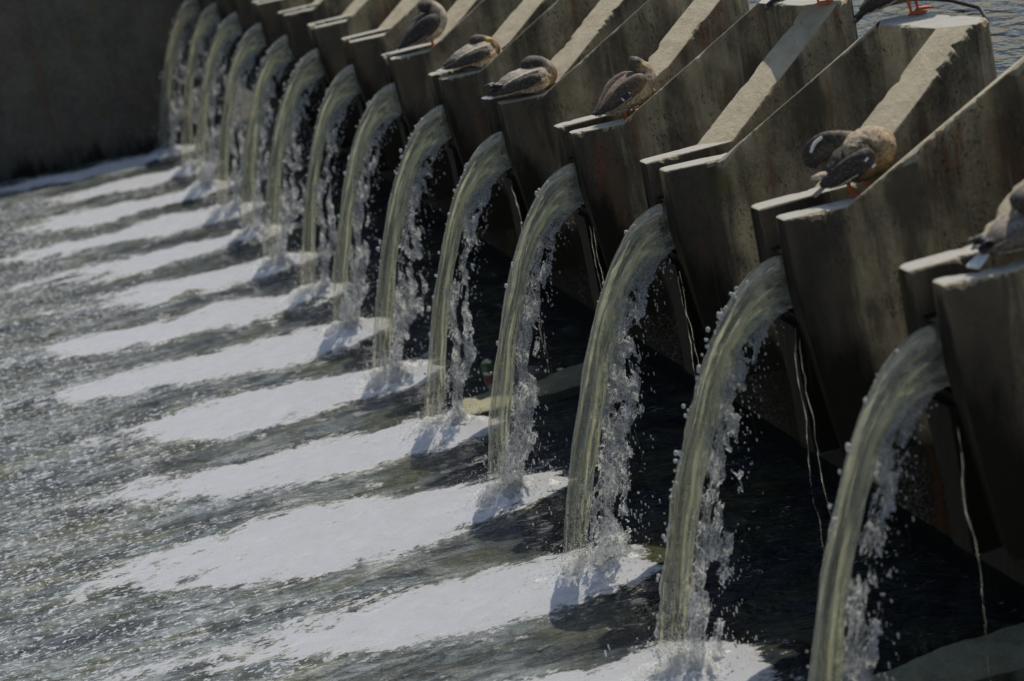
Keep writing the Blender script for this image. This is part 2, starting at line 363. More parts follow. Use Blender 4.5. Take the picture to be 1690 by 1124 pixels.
# ------------------------------------------------------------------ water jets
def jet_mats():
    t = NT('jet_water'); uv = t.n('ShaderNodeUVMap', uv_map='flow').outputs[0]
    g = t.n('ShaderNodeNewGeometry'); P = g.outputs['Position']
    us = t.vscale(uv, (1.5, 15, 1)); s1 = t.noise(us, 1.0, 5, .62, .5)
    us2 = t.vscale(uv, (4, 42, 1)); s2 = t.noise(us2, 1.0, 4, .62, .8)
    s3 = t.noise(t.vscale(uv, (11, 16, 1)), 1.0, 4, .65, 1.0)
    s0 = t.noise(t.vscale(uv, (.5, 13, 1)), 1.0, 3, .6, .25)
    b = t.bump(s0, 1.0, .05); b = t.bump(s1, 1.0, .03, b); b = t.bump(s2, .8, .012, b); b = t.bump(s3, .7, .012, b); b = t.bump(t.noise(P, 60, 4, .65), .8, .012, b)
    sx = t.n('ShaderNodeSeparateXYZ'); t.l(uv, sx.inputs[0])
    run = t.ramp(sx.outputs[0], .05, .42, .4, 1.0)
    tp = t.n('ShaderNodeBsdfTransparent'); tp.inputs[0].default_value = (.97, .97, .90, 1)
    gs = t.n('ShaderNodeBsdfGlossy'); gs.inputs['Roughness'].default_value = .17; gs.inputs[0].default_value = (.95, .97, 1, 1); t.l(b, gs.inputs['Normal'])
    fr = t.n('ShaderNodeFresnel'); fr.inputs[0].default_value = 1.33; t.l(b, fr.inputs['Normal'])
    glass = t.mixsh(t.math('MULTIPLY_ADD', fr.outputs[0], 1.0, .06), tp.outputs[0], gs.outputs[0])
    tr = t.n('ShaderNodeBsdfTranslucent'); t.l(b, tr.inputs['Normal'])
    t.l(t.mix(t.ramp(s1, .38, .62), (.88, .87, .50), (.97, .98, .66)), tr.inputs[0])
    df = t.bsdf(t.mix(t.ramp(s3, .4, .65), (.40, .43, .38), (.72, .74, .70)), .15, Normal=b)
    sc = t.mixsh(t.ramp(s3, .40, .66, .10, .45), tr.outputs[0], df.outputs[0])
    f = t.math('MULTIPLY', t.math('MAXIMUM', t.ramp(s1, .44, .56, .06, .58), t.ramp(s2, .55, .61, 0, .72)), t.math('MULTIPLY', run, t.ramp(s0, .42, .52, .08, 1.0)))
    fray = t.ramp(t.math('ADD', sx.outputs[0], t.math('MULTIPLY', t.math('SUBTRACT', s3, .5), .9)), 1.55, 1.88)
    clear = t.n('ShaderNodeBsdfTransparent')
    m1 = t.done(t.mixsh(t.math('MULTIPLY', fray, .9), t.mixsh(f, glass, sc), clear.outputs[0]))
    t = NT('veil_water'); uv = t.n('ShaderNodeUVMap', uv_map='flow').outputs[0]; g = t.n('ShaderNodeNewGeometry'); P = g.outputs['Position']
    us = t.vscale(uv, (15, 20, 1)); s1 = t.noise(us, 1.0, 5, .68, 1.2)
    s2 = t.noise(P, 48, 4, .6, 1.0)
    b = t.bump(s1, 1.0, .03); b = t.bump(s2, .9, .02, b)
    gs = t.n('ShaderNodeBsdfGlossy'); gs.inputs['Roughness'].default_value = .15; t.l(b, gs.inputs['Normal']); gs.inputs[0].default_value = (.85, .9, 1, 1)
    tp = t.n('ShaderNodeBsdfTransparent'); tp.inputs[0].default_value = (.98, .985, .98, 1)
    fr = t.n('ShaderNodeFresnel'); fr.inputs[0].default_value = 1.33; t.l(b, fr.inputs['Normal'])
    film = t.mixsh(t.math('MULTIPLY_ADD', fr.outputs[0], 1.0, .05), tp.outputs[0], gs.outputs[0])
    tl = t.n('ShaderNodeBsdfTranslucent'); tl.inputs[0].default_value = (.88, .89, .84, 1); t.l(b, tl.inputs['Normal'])
    dd = t.bsdf((.66, .68, .66), .2, Normal=b)
    wh = t.mixsh(.22, tl.outputs[0], dd.outputs[0])
    wv = t.n('ShaderNodeVectorMath', operation='ADD'); t.l(t.vscale(uv, (34, 9, 1)), wv.inputs[0])
    wn = t.n('ShaderNodeTexNoise'); t.l(t.vscale(uv, (40, 10, 1)), wn.inputs['Vector']); wn.inputs['Scale'].default_value = 1.0; wn.inputs['Detail'].default_value = 3
    t.l(t.vscale(wn.outputs['Color'], (1.6, 1.6, 0)), wv.inputs[1])
    vo = t.n('ShaderNodeTexVoronoi', feature='DISTANCE_TO_EDGE'); t.l(wv.outputs[0], vo.inputs['Vector']); vo.inputs['Scale'].default_value = 1.0
    thread = t.math('MULTIPLY', t.ramp(vo.outputs['Distance'], .11, .02), t.ramp(s2, .38, .5, .2, .85))
    f = t.math('MAXIMUM', t.math('MAXIMUM', t.ramp(s1, .50, .62, .02, .36), t.ramp(s2, .56, .63, 0, .55)), thread)
    m2 = t.done(t.mixsh(f, film, wh))
    t = NT('water_drops')
    gl = t.bsdf((.95, .97, .97), .03, IOR=1.33, Transmission_Weight=1.0); d2 = t.bsdf((.8, .82, .82), .15)
    m3 = t.done(t.mixsh(.45, gl.outputs[0], d2.outputs[0]))
    return m1, m2, m3
M_JET, M_VEIL, M_DROP = jet_mats()
def foam_mat():
    t = NT('splash_foam'); g = t.n('ShaderNodeNewGeometry'); P = g.outputs['Position']
    b = t.bump(t.noise(P, 40, 5, .7), .9, .03)
    df = t.bsdf(t.mix(t.ramp(t.noise(P, 14, 5, .6), .3, .75), (.87, .85, .82), (.66, .66, .65)), .5, Normal=b); tl = t.n('ShaderNodeBsdfTranslucent'); tl.inputs[0].default_value = (.8, .82, .83, 1)
    body = t.mixsh(.6, df.outputs[0], tl.outputs[0]); tp = t.n('ShaderNodeBsdfTransparent')
    return t.done(t.mixsh(t.ramp(t.noise(P, 34, 4, .65), .33, .5, .45, 1.), tp.outputs[0], body))
M_FOAM = foam_mat()
_t = (1 + 5 ** .5) / 2
ICO_V = np.array([(-1, _t, 0), (1, _t, 0), (-1, -_t, 0), (1, -_t, 0), (0, -1, _t), (0, 1, _t), (0, -1, -_t), (0, 1, -_t), (_t, 0, -1), (_t, 0, 1), (-_t, 0, -1), (-_t, 0, 1)], float); ICO_V /= np.linalg.norm(ICO_V[0])
ICO_F = [(0, 11, 5), (0, 5, 1), (0, 1, 7), (0, 7, 10), (0, 10, 11), (1, 5, 9), (5, 11, 4), (11, 10, 2), (10, 7, 6), (7, 1, 8), (3, 9, 4), (3, 4, 2), (3, 2, 6), (3, 6, 8), (3, 8, 9), (4, 9, 5), (2, 4, 11), (6, 2, 10), (8, 6, 7), (9, 8, 1)]
def ico2():
    V = [tuple(v) for v in ICO_V]; F = []; mid = {}
    def m(a, b):
        k = (min(a, b), max(a, b))
        if k not in mid:
            v = (np.array(V[a]) + np.array(V[b])); v /= np.linalg.norm(v); V.append(tuple(v)); mid[k] = len(V) - 1
        return mid[k]
    for a, b, c in ICO_F:
        ab, bc, ca = m(a, b), m(b, c), m(c, a); F += [(a, ab, ca), (b, bc, ab), (c, ca, bc), (ab, bc, ca)]
    return np.array(V), F
I2V, I2F = ico2()
def top_path(s, p):
    T = math.sqrt(1.70 / 4.9) * 1.024; tt = s * T; return np.stack([.03 - p['vt'] * tt, 1.70 - 4.9 * tt * tt], -1)
def bot_path(s, p):
    T = math.sqrt(1.46 / 4.9) * 1.028; tt = s * T; return np.stack([.03 - p['vb'] * tt, 1.46 - 4.9 * tt * tt], -1)
def make_jet(seed, p):
    r = np.random.default_rng(seed)
    # ---- core
    n, m = 190, 40; s = np.linspace(-.06, 1.0, n)
    sp = np.clip(s, 0, 1)
    A = top_path(sp, p); B = bot_path(sp, p)
    A[s < 0, 0] += (-s[s < 0]) * 2.2; B[s < 0, 0] += (-s[s < 0]) * 2.2
    cw = np.interp(sp, [0, .10, .22, .4, .7, 1], [1.0, .96, .78, .54, .42, p['cw']])
    hb = np.interp(sp, [0, .15, .4, 1], [.080, .078, .062, .055])
    a = np.linspace(0, 2 * math.pi, m, endpoint=False)
    S, Aa = np.meshgrid(s, a, indexing='ij')
    ca = np.sign(np.cos(Aa)) * np.abs(np.cos(Aa)) ** .75; sa = np.sign(np.sin(Aa)) * np.abs(np.sin(Aa)) ** .8
    wpos = (.5 - .5 * ca)
    grow = sstep(.05, .7, S)
    edge = np.clip(ca, 0, 1) ** 3
    wob = (fbm(S * 7, wpos * 1.5 + 1.3, seed, 4) - .5) * .42 * grow
    W_ = wpos * (cw[:, None]) + wob * .3
    bead = (vn(S * 46, Aa * 1.3, seed + 4) - .5) * .085 * edge * grow * p['bead'] + (vn(S * 22, Aa * 2, seed + 14) - .5) * .05 * (wpos ** 3) * grow
    W_ = W_ + bead
    C = A[:, None, :] * (1 - W_[..., None]) + B[:, None, :] * W_[..., None]
    dn = 1 + .7 * grow * (fbm(S * 7, Aa * 1.6, seed + 8, 4) - .5) - .55 * sstep(.1, .6, S) * (1 - np.abs(2 * fbm(S * 1.6, Aa * 2.6, seed + 2, 2) - 1)) ** 5 * 1.0
    Yv = sa * hb[:, None] * dn + (.01 * np.sin(S * 4 + seed))
    V = np.stack([C[..., 0], Yv, C[..., 1]], -1).reshape(-1, 3)
    uv = np.stack([S * 1.9, Aa / (2 * math.pi)], -1).reshape(-1, 2)
    core = (V, grid_faces(n, m, close=True, cap=True), uv)
    # ---- veil: thin ragged lens of broken water trailing on the dam side
    n, m = 230, 44; s = np.linspace(.03, 1.0, n); w = np.linspace(0, 1, m); S, Wq = np.meshgrid(s, w, indexing='ij')
    cwS = np.interp(S, [0, .10, .22, .4, .7, 1], [1.0, .96, .78, .54, .42, p['cw']]) * (1 - .55 * sstep(.1, .4, S))
    wide = 1.02 + .10 * (fbm(S * 6, S * 0, seed + 21, 4) - .5) + .45 * (vn(S * 19, S * 0, seed + 22) - .5) * sstep(.1, .5, S) * .5 + p['wide'] * sstep(.2, .9, S)
    wp = cwS + (wide - cwS) * Wq
    A = top_path(S, p); B = bot_path(S, p)
    C = A * (1 - wp[..., None]) + B * wp[..., None]
    rough = (fbm(S * 22, Wq * 7, seed + 31, 4) - .5) * .16 * sstep(.05, .45, S) * (.3 + Wq)
    th = .012 + .02 * vn(S * 30, Wq * 9, seed + 44); th = th * (1 - np.abs(2 * Wq - 1) ** 4)
    dense = p['dense'] - .36 * Wq ** 1.5 * sstep(.1, .5, S) - .42 * (1 - sstep(0, .45, Wq)) - .07
    hole = fbm(S * 20, Wq * 7 + S * 3, seed + 55, 4)
    keep = (hole < dense) | (S < .08)
    q = keep[:-1, :-1] & keep[1:, :-1] & keep[:-1, 1:] & keep[1:, 1:]
    wrap = .070 * (1 - sstep(0, .75, Wq)) * sstep(.1, .3, S)
    V1 = np.stack([C[..., 0], rough - th - wrap, C[..., 1]], -1).reshape(-1, 3); V2 = np.stack([C[..., 0], rough + th, C[..., 1]], -1).reshape(-1, 3)
    Fq = np.array(grid_faces(n, m)).reshape(n - 1, m - 1, 4)[q]
    uv1 = np.stack([S * 1.9, Wq], -1).reshape(-1, 2)
    Vv = np.r_[V1, V2]; Fv = Fq.tolist() + (Fq[:, ::-1] + n * m).tolist()
    veil = (Vv, Fv, np.r_[uv1, uv1])
    # ---- drops
    b = MB(); nd = 230
    for i in range(nd):
        u = r.random()
        if u < .30 * p['bead']:   # beads on the outer edge
            ss = r.uniform(.18, 1); ww = r.normal(-.045, .035) * sstep(.1, .5, ss) - .005; sz = r.uniform(.0035, .0105) * (1.35 if r.random() < .15 else 1); yy = r.normal(0, .02)
        elif u < .85:
            ss = r.uniform(.12, 1.0); ww = r.normal(1.02 + p['wide'] * .8, .13) * 1.0; sz = r.uniform(.0013, .0042); yy = r.normal(0, .055)
        else:
            ss = r.uniform(.88, 1.0); ww = r.uniform(-.6, 1.6); sz = r.uniform(.002, .006); yy = r.normal(0, .14)
        pa = top_path(np.array(ss), p); pb = bot_path(np.array(ss), p); c = pa * (1 - ww) + pb * ww
        if c[1] < -.06: c[1] = -.05
        vv = (I2V if sz > .0055 else ICO_V) * sz * np.array([1, 1, r.uniform(.9, 1.6) if u < .3 * p['bead'] else r.uniform(1.2, 4.0)])
        vv = vv + np.array([c[0], yy, c[1]])
        b.add(vv, I2F if sz > .0055 else ICO_F)
    # ---- boiling white foot and thrown spray
    fx = .03 - p['vt'] * math.sqrt(1.70 / 4.9) * .93; n, m = 34, 60; rr = np.linspace(0, 1, n); aa = np.linspace(0, 2 * math.pi, m, endpoint=False); Rr, Aa = np.meshgrid(rr, aa, indexing='ij')
    rad = (.23 + .10 * fbm(np.cos(Aa) * 2 + 5, np.sin(Aa) * 2, seed + 61, 3)); X = Rr * rad * np.cos(Aa) * 1.45; Y = Rr * rad * np.sin(Aa) * .85
    Z = -.075 + (.03 + .075 * (1 - Rr) ** .9) * (.35 + 1.3 * fbm(X * 11, Y * 11, seed + 66, 3)) * (1 - Rr ** 3) - .03 * Rr ** 2
    splash = (np.stack([X + fx + .06, Y, Z], -1).reshape(-1, 3), [f[::-1] for f in grid_faces(n, m, close=True)])
    for i in range(900):
        a_ = r.uniform(0, 2 * math.pi); q = abs(r.normal(0, .12)); hgt = abs(r.normal(0, .11)) * math.exp(-q * 4) + .010; sz = r.uniform(.0010, .0034)
        b.add(ICO_V * sz * np.array([1, 1, r.uniform(.8, 2.2)]) + np.array([fx + .06 + math.cos(a_) * q * 1.5, math.sin(a_) * q, hgt - .06 + .04 * math.exp(-q * 8)]), ICO_F)
    return core, veil, (b.V, b.F), splash
params = [dict(vt=1.47, vb=1.02, cw=.46, wide=.05, dense=.80, bead=.35), dict(vt=1.53, vb=1.00, cw=.42, wide=.10, dense=.82, bead=1.2), dict(vt=1.50, vb=.92, cw=.30, wide=.08, dense=.86, bead=.15), dict(vt=1.52, vb=1.10, cw=.42, wide=.06, dense=.84, bead=.3),
          dict(vt=1.50, vb=1.08, cw=.48, wide=.04, dense=.80, bead=.25), dict(vt=1.55, vb=1.02, cw=.38, wide=.1, dense=.82, bead=.4)]
JM = []
for i, p in enumerate(params):
    c, v, d, sp_ = make_jet(100 + i * 17, p)
    JM.append((mesh('stream', c[0], c[1], M_JET, link=False, uv=c[2]).data, mesh('veil', v[0], v[1], M_VEIL, link=False, uv=v[2]).data, mesh('droplets', d[0], d[1], M_DROP, link=False).data, mesh('splash', sp_[0], sp_[1], M_FOAM, link=False).data))
jet_label = ['nearest water jet, at the lower right, its foot out of frame', 'second nearest water jet, with bright beads of water along its outer edge', 'broad pale grey water jet, third from the right',
             'yellowish water jet falling in front of the green-headed drake', 'narrow smooth water jet landing left of the green-headed drake', 'water jet falling below the small sleeping duck with yellow bill']
G_J = 'water jets falling from the weir'
variant = [0, 1, 2, 3, 4, 5, 3, 4, 5, 1, 4, 3, 0, 5]
for k in range(14):
    lab = jet_label[k] if k < 6 else 'blurred water jet, %s' % ORD[k if k < 9 else k + 1]
    r = thing('water_jet', (0, k * P_ + .086, 0), lab, 'water jet', G_J)
    sx = 1.0 + (0 if k < 6 else random.uniform(-.05, .05)); r.scale = (sx, 1, 1); r.rotation_euler = (0, 0, R_([1.5, -2, 0, 2.5, -1, 3, -3, 1, 4, -2, 2, -4, 0, 2][k]))
    for nm, me in zip(('stream', 'veil', 'droplets', 'splash'), JM[variant[k]]):
        o = bpy.data.objects.new(nm, me); COL.objects.link(o); o.parent = r
        if nm == 'droplets': o['kind'] = 'stuff'
# leaks running straight down from the near edge of the piers
def leak(k, x, dy, z0, seed, lab):
    r = np.random.default_rng(seed); b = MB()
    for q in range(r.integers(1, 3)):
        n = 60; z = np.linspace(z0 - r.uniform(0, .1), -.09, n); f = (z0 - z) / z0
        cx = np.maximum(x, .0) - .012 + r.normal(0, .008) + .05 * np.clip((1.4 - z) / .6, 0, 1) * 0 + f * r.normal(0, .02) + .045 * (fbm(z * 5, z * 0 + q, seed, 4) - .5); cy = k * P_ + dy + r.normal(0, .02) + .012 * (fbm(z * 6, z * 0 + q, seed + 5, 3) - .5)
        rad = (.0042 - .0018 * f) * np.clip(1.9 * vn(z * 26, z * 0 + q, seed + 9) - .30 * (f > .35), .06, 2); a = np.linspace(0, 2 * math.pi, 7)[:-1]
        V = np.stack([cx[:, None] + rad[:, None] * np.cos(a), cy[:, None] + rad[:, None] * np.sin(a), np.repeat(z[:, None], 6, 1)], -1).reshape(-1, 3)
        b.add(V, grid_faces(n, 6, close=True, cap=True))
    o = mesh('leak_trickle', b.V, b.F, M_LEAK); tag(o, lab, 'water trickle', 'trickles leaking under the slots')
t = NT('leak_water'); sh = t.mixsh(.22, t.bsdf((.75, .78, .4), .05, IOR=1.33, Transmission_Weight=1.0).outputs[0], t.bsdf((.24, .24, .09), .2).outputs[0]); M_LEAK = t.done(sh)
leak(0, .025, -.03, 1.42, 1, 'thin greenish trickle beside the nearest jet at lower right')
leak(1, .015, -.03, 1.42, 2, 'long thin trickle in the dark gap between the two nearest jets')
leak(2, .015, -.03, 1.40, 3, 'greenish trickle close behind the broad pale jet')
leak(3, .015, -.03, 1.40, 4, 'thin trickle falling left of the broad pale jet, over the sill')
leak(4, .015, -.03, 1.40, 5, 'faint trickle behind the yellowish jet, beside the narrow smooth jet')

# low wet sills at the waterline
def sill(x0, x1, y0, y1, h, seed, lab):
    n, m = 70, 22; u = np.linspace(0, 1, n); v = np.linspace(-1, 1, m); U, Vv = np.meshgrid(u, v, indexing='ij')
    X = x0 + (x1 - x0) * U; hw = (y1 - y0) / 2 * (1 - .25 * (1 - U) ** 2)
    Y = (y0 + y1) / 2 + hw * Vv * 1.0; Z = h * (1 - np.abs(Vv) ** 5) * (.45 + .55 * sstep(0, .5, U)) + .03 * (fbm(X * 8, Y * 8, seed, 3) - .5) - .05 * (np.abs(Vv) > .99)
    Z = np.where(np.abs(Vv) > .99, -.3, Z - .03); Z[0, :] = -.3
    o = mesh('sill', np.stack([X, Y, Z], -1).reshape(-1, 3), [f[::-1] for f in grid_faces(n, m)] if False else grid_faces(n, m), M_SILL); tag(o, lab, 'sill')
sill(-.60, .40, 6.00, 6.52, .045, 3, 'pale wet concrete sill at the waterline beside the green-headed drake')
sill(-.30, .74, .56, .98, .06, 5, 'grey wet sill at the waterline in the lower right corner')

# rope boom on the river behind the crest
def rope(pts, rad, lab):
    pts = np.array(pts, float); d = np.r_[0, np.cumsum(np.linalg.norm(np.diff(pts, axis=0), axis=1))]; s = np.arange(0, d[-1], .012)
    c = np.stack([np.interp(s, d, pts[:, q]) for q in range(3)], 1); tg = np.gradient(c, axis=0); tg /= np.linalg.norm(tg, axis=1)[:, None]
    sd = np.cross(tg, (0, 0, 1)); up = np.cross(sd, tg); b = MB()
    for q in range(3):
        ph = s / .10 * 2 * math.pi + q * 2.094; cc = c + (np.cos(ph) * rad * .55)[:, None] * sd + (np.sin(ph) * rad * .55)[:, None] * up
        a = np.linspace(0, 2 * math.pi, 9)[:-1]; rr = rad * .62
        V = cc[:, None, :] + rr * np.cos(a)[None, :, None] * sd[:, None, :] + rr * np.sin(a)[None, :, None] * up[:, None, :]
        b.add(V.reshape(-1, 3), grid_faces(len(s), 8, close=True, cap=True))
    for q in range(0, len(s), 4): b.add(I2V * rad * .5 + c[q] + up[q] * rad * .9, I2F, 1)
    o = mesh('boom_rope', b.V, b.F, mats=[M_ROPE, M_DROP], midx=b.M); tag(o, lab, 'rope')
t = NT('rope_fibre'); g = t.n('ShaderNodeNewGeometry'); M_ROPE = t.done(t.bsdf(t.mix(t.ramp(t.noise(g.outputs['Position'], 60, 4), .45, .65), (.025, .023, .02), (.08, .075, .065)), .7).outputs[0])
rope([(3.05, 6.75, 1.78), (3.13, 6.4, 1.79), (3.16, 6.15, 1.79), (3.13, 5.69, 1.78), (3.05, 5.45, 1.74)], .013, 'dark twisted rope floating on the river behind the nearest crest')

# ------------------------------------------------------------------ ducks
def plum_mat(name, rough=.75, scale=1.0):
    t = NT(name); tc = t.n('ShaderNodeTexCoord').outputs['Object']; a = t.n('ShaderNodeAttribute', attribute_name='tint').outputs['Color']
    n = t.noise(t.vscale(tc, (1, 1.7, 1.7)), 48 * scale, 4, .65, .8)
    c = t.mix(t.ramp(n, .46, .60, 0, .62), a, (.016, .012, .009))
    c = t.mix(t.ramp(t.noise(t.vscale(tc, (1, 1.7, 1.7)), 60, 4, .65), .53, .66, 0, .30), c, (.42, .33, .22))
    b = t.bump(t.noise(t.vscale(tc, (1, 3, 3)), 90, 3, .6), .6, .004)
    return t.done(t.bsdf(c, rough, Normal=b).outputs[0])
M_PLUM = plum_mat('duck_plumage')
def flat(name, col, rough=.5, var=.25):
    t = NT(name); tc = t.n('ShaderNodeTexCoord').outputs['Object']
    return t.done(t.bsdf(t.mix(t.ramp(t.noise(tc, 60, 3), .35, .7, 0, var), col, tuple(q * .35 for q in col)), rough).outputs[0])
M_LEG = flat('orange_leg', (.62, .13, .035), .5); M_BILL = flat('yellow_bill', (.62, .42, .06), .45); M_SPEC = flat('blue_speculum', (.03, .03, .085), .35)
M_WHITE = flat('white_feather', (.74, .72, .67), .7, .15); M_BLACK = flat('black_feather', (.012, .011, .012), .5); M_GREYBILL = flat('olive_bill', (.22, .2, .09), .45)
def cat(P, s, n):
    P = np.array(P, float); k = np.arange(len(P)); from_ = np.linspace(0, len(P) - 1, n)
    out = []
    for t_ in from_:
        i = min(int(t_), len(P) - 2); f = t_ - i
        p0 = P[max(i - 1, 0)]; p1 = P[i]; p2 = P[i + 1]; p3 = P[min(i + 2, len(P) - 1)]
        out.append(.5 * ((2 * p1) + (-p0 + p2) * f + (2 * p0 - 5 * p1 + 4 * p2 - p3) * f * f + (-p0 + 3 * p1 - 3 * p2 + p3) * f ** 3))
    return np.array(out)
def loft(spine, colf, n=70, m=28, seed=0, ruffle=.0):
    """spine rows: x,y,z, half width, half height.  One continuous surface."""
    Q = cat(spine, 0, n); C = Q[:, :3]; T = np.gradient(C, axis=0); T /= np.linalg.norm(T, axis=1)[:, None] + 1e-9
    side = np.zeros_like(T); prev = np.array([0, 1.0, 0])
    for i in range(n):
        v = prev - T[i] * (prev @ T[i]); v /= np.linalg.norm(v); side[i] = v; prev = v
    up = np.cross(T, side); a = np.linspace(0, 2 * math.pi, m, endpoint=False)
    rw_ = np.clip(Q[:, 3], .0015, 9); rh = np.clip(Q[:, 4], .0015, 9)
    S, A = np.meshgrid(np.linspace(0, 1, n), a, indexing='ij')
    rf = 1 + ruffle * (fbm(S * 30, A * 3, seed, 3) - .5)
    V = C[:, None, :] + (np.cos(A) * rf * rw_[:, None])[..., None] * side[:, None, :] + (np.sin(A) * rf * rh[:, None])[..., None] * up[:, None, :]
    nz = fbm(S * 26, A * 4, seed + 3, 3)
    col = colf(S, np.sin(A), nz)
    return V.reshape(-1, 3), grid_faces(n, m, close=True, cap=True), col.reshape(-1, 3)
def L(*c): return np.array(c, float)
def blend(stops):
    """colour stops along the spine; each stop (s, top colour, belly colour)"""
    ss = [q[0] for q in stops]
    def f(S, U, N):
        top = np.stack([np.interp(S, ss, [q[1][i] for q in stops]) for i in range(3)], -1); bel = np.stack([np.interp(S, ss, [q[2][i] for q in stops]) for i in range(3)], -1)
        w_ = sstep(-.35, .45, U + (N - .5) * .5)[..., None]
        c = bel * (1 - w_) + top * w_
        return c * (.30 + 1.0 * N[..., None])
    return f
BR = (.20, .13, .075); BUFF = (.52, .38, .22); PALE = (.66, .54, .38); DK = (.045, .032, .024); GREY = (.36, .32, .27)
def part_loft(name, spine, colf, par, mat=None, **kw):
    V, F, c = loft(spine, colf, **kw); return mesh(name, V, F, mat or M_PLUM, par, col=c)
def wing(par, side, pts, top=DK, tip=(.012, .011, .014), spec=None):
    """folded wing lying on the flank"""
    sp = [(x, side * y, z, a, b) for x, y, z, a, b in pts]
    w_ = part_loft('wing', sp, blend([(0, top, top), (.5, top, top), (1, tip, tip)]), par, n=46, m=18, ruffle=.12)
    # long feather edges
    b = MB()
    for q in range(5):
        f = .35 + .12 * q; i = f * (len(pts) - 1); k = min(int(i), len(pts) - 2); fr = i - k
        p = np.array(pts[k]) * (1 - fr) + np.array(pts[k + 1]) * fr; e = np.array(pts[-1])
        a0 = np.array([p[0], side * (p[1] + p[3] * .9), p[2] - p[4] * .75]); a1 = np.array([p[0] + (e[0] - p[0]) * .5, side * (p[1] + p[3] * .7), p[2] + (e[2] - p[2]) * .5 - p[4] * .55])
        dirv = a1 - a0; nn = np.array([0, side * .004, 0]); hh = np.array([0, 0, .0045])
        b.add([a0 - hh, a0 + hh, a1 + hh * .3, a1 - hh * .3, a0 - hh + nn, a0 + hh + nn, a1 + hh * .3 + nn, a1 - hh * .3 + nn], [[0, 1, 2, 3], [7, 6, 5, 4], [0, 4, 5, 1], [1, 5, 6, 2], [2, 6, 7, 3], [3, 7, 4, 0]])
    mesh('feather_edges', b.V, b.F, M_EDGE, w_, smooth=False)
    if spec:
        x, y, z, l_, h_, tilt = spec
        ca_, sa_ = math.cos(tilt), math.sin(tilt)
        def bar(x0, x1, dz0, dz1, mat, nm):
            V = []
            for (u, v) in ((x0, dz0), (x1, dz0), (x1, dz1), (x0, dz1)): V.append((x + u * ca_ - v * sa_, side * y, z + u * sa_ + v * ca_))
            V += [(a_, b_ + side * .006, c_) for a_, b_, c_ in V]
            mesh(nm, V, [[0, 1, 2, 3], [7, 6, 5, 4], [0, 4, 5, 1], [1, 5, 6, 2], [2, 6, 7, 3], [3, 7, 4, 0]], mat, w_, smooth=False)
        bar(-l_ / 2, l_ / 2, -h_ / 2, h_ / 2, M_SPEC, 'speculum'); bar(l_ / 2 + .001, l_ / 2 + .010, -h_ / 2, h_ / 2, M_WHITE, 'wing_bar'); bar(-l_ / 2 - .010, -l_ / 2 - .001, -h_ / 2, h_ / 2, M_WHITE, 'wing_bar')
    return w_
M_EDGE = flat('feather_edge', (.34, .28, .2), .7)
def leg(par, x, y, ztop, yaw=0., mat=None, z0=0.):
    h = ztop - z0
    V, F, _ = loft([(x - .012, y, ztop, .014, .016), (x - .006, y, z0 + h * .6, .008, .009), (x - .002, y, z0 + h * .25, .006, .0065), (x, y, z0 + .008, .007, .007)], lambda S, U, N: np.zeros(S.shape + (3,)), n=16, m=10)
    b = MB(); b.add(V, F)
    # webbed foot: three toes and a hind toe with web between
    c_, s_ = math.cos(yaw), math.sin(yaw)
    tips = [(.062, .034), (.074, 0.), (.062, -.034)]
    top = [(0., .008), (.034, .022), tips[0], (.052, .014), tips[1], (.052, -.014), tips[2], (.034, -.022), (0., -.008), (-.018, 0)]
    n = len(top)
    V = [(x + (u * c_ - v * s_), y + (u * s_ + v * c_), z0 + (.012 if abs(u) < .01 else .007)) for u, v in top] + [(x + (u * c_ - v * s_), y + (u * s_ + v * c_), z0 + .001) for u, v in top]
    b.add(V, [list(range(n)), [n + q for q in range(n)][::-1]] + [[q, n + q, n + (q + 1) % n, (q + 1) % n] for q in range(n)])
    for u, v in tips:
        p0 = np.array((x, y, z0 + .011)); p1 = np.array((x + (u * c_ - v * s_), y + (u * s_ + v * c_), z0 + .006))
        V, F, _ = loft([tuple(p0) + (.006, .005), tuple((p0 + p1) / 2) + (.005, .005), tuple(p1) + (.003, .003)], lambda S, U, N: np.zeros(S.shape + (3,)), n=8, m=8); b.add(V, F)
    mesh('leg', b.V, b.F, mat or M_LEG, par)
def bill(par, p, d, mat, l_=.052):
    p = np.array(p); d = np.array(d, float); d /= np.linalg.norm(d)
    sp = [tuple(p - d * .008) + (.013, .014), tuple(p + d * l_ * .35) + (.0115, .010), tuple(p + d * l_ * .75) + (.012, .006), tuple(p + d * l_) + (.007, .004)]
    V, F, _ = loft(sp, lambda S, U, N: np.zeros(S.shape + (3,)), n=20, m=14); mesh('bill', V, F, mat, par)
def eye(par, p):
    mesh('eye', I2V * .0055 + np.array(p), I2F, M_BLACK, par)
def tail(par, p0, p1, mat, wd=.035, name='tail'):
    p0 = np.array(p0); p1 = np.array(p1); b = MB(); n = 7
    for q in range(n):
        o = (q - (n - 1) / 2) / (n - 1) * 2; e = p1 + np.array([.012 * abs(o), o * wd, -.004 * abs(o)]); s_ = p0 + np.array([0, o * wd * .45, 0])
        V, F, _ = loft([tuple(s_) + (.010, .005), tuple((s_ + e) / 2) + (.011, .004), tuple(e) + (.004, .002)], lambda S, U, N: np.zeros(S.shape + (3,)), n=10, m=8); b.add(V, F)
    mesh(name, b.V, b.F, mat, par)
def place_on(x, y): return x

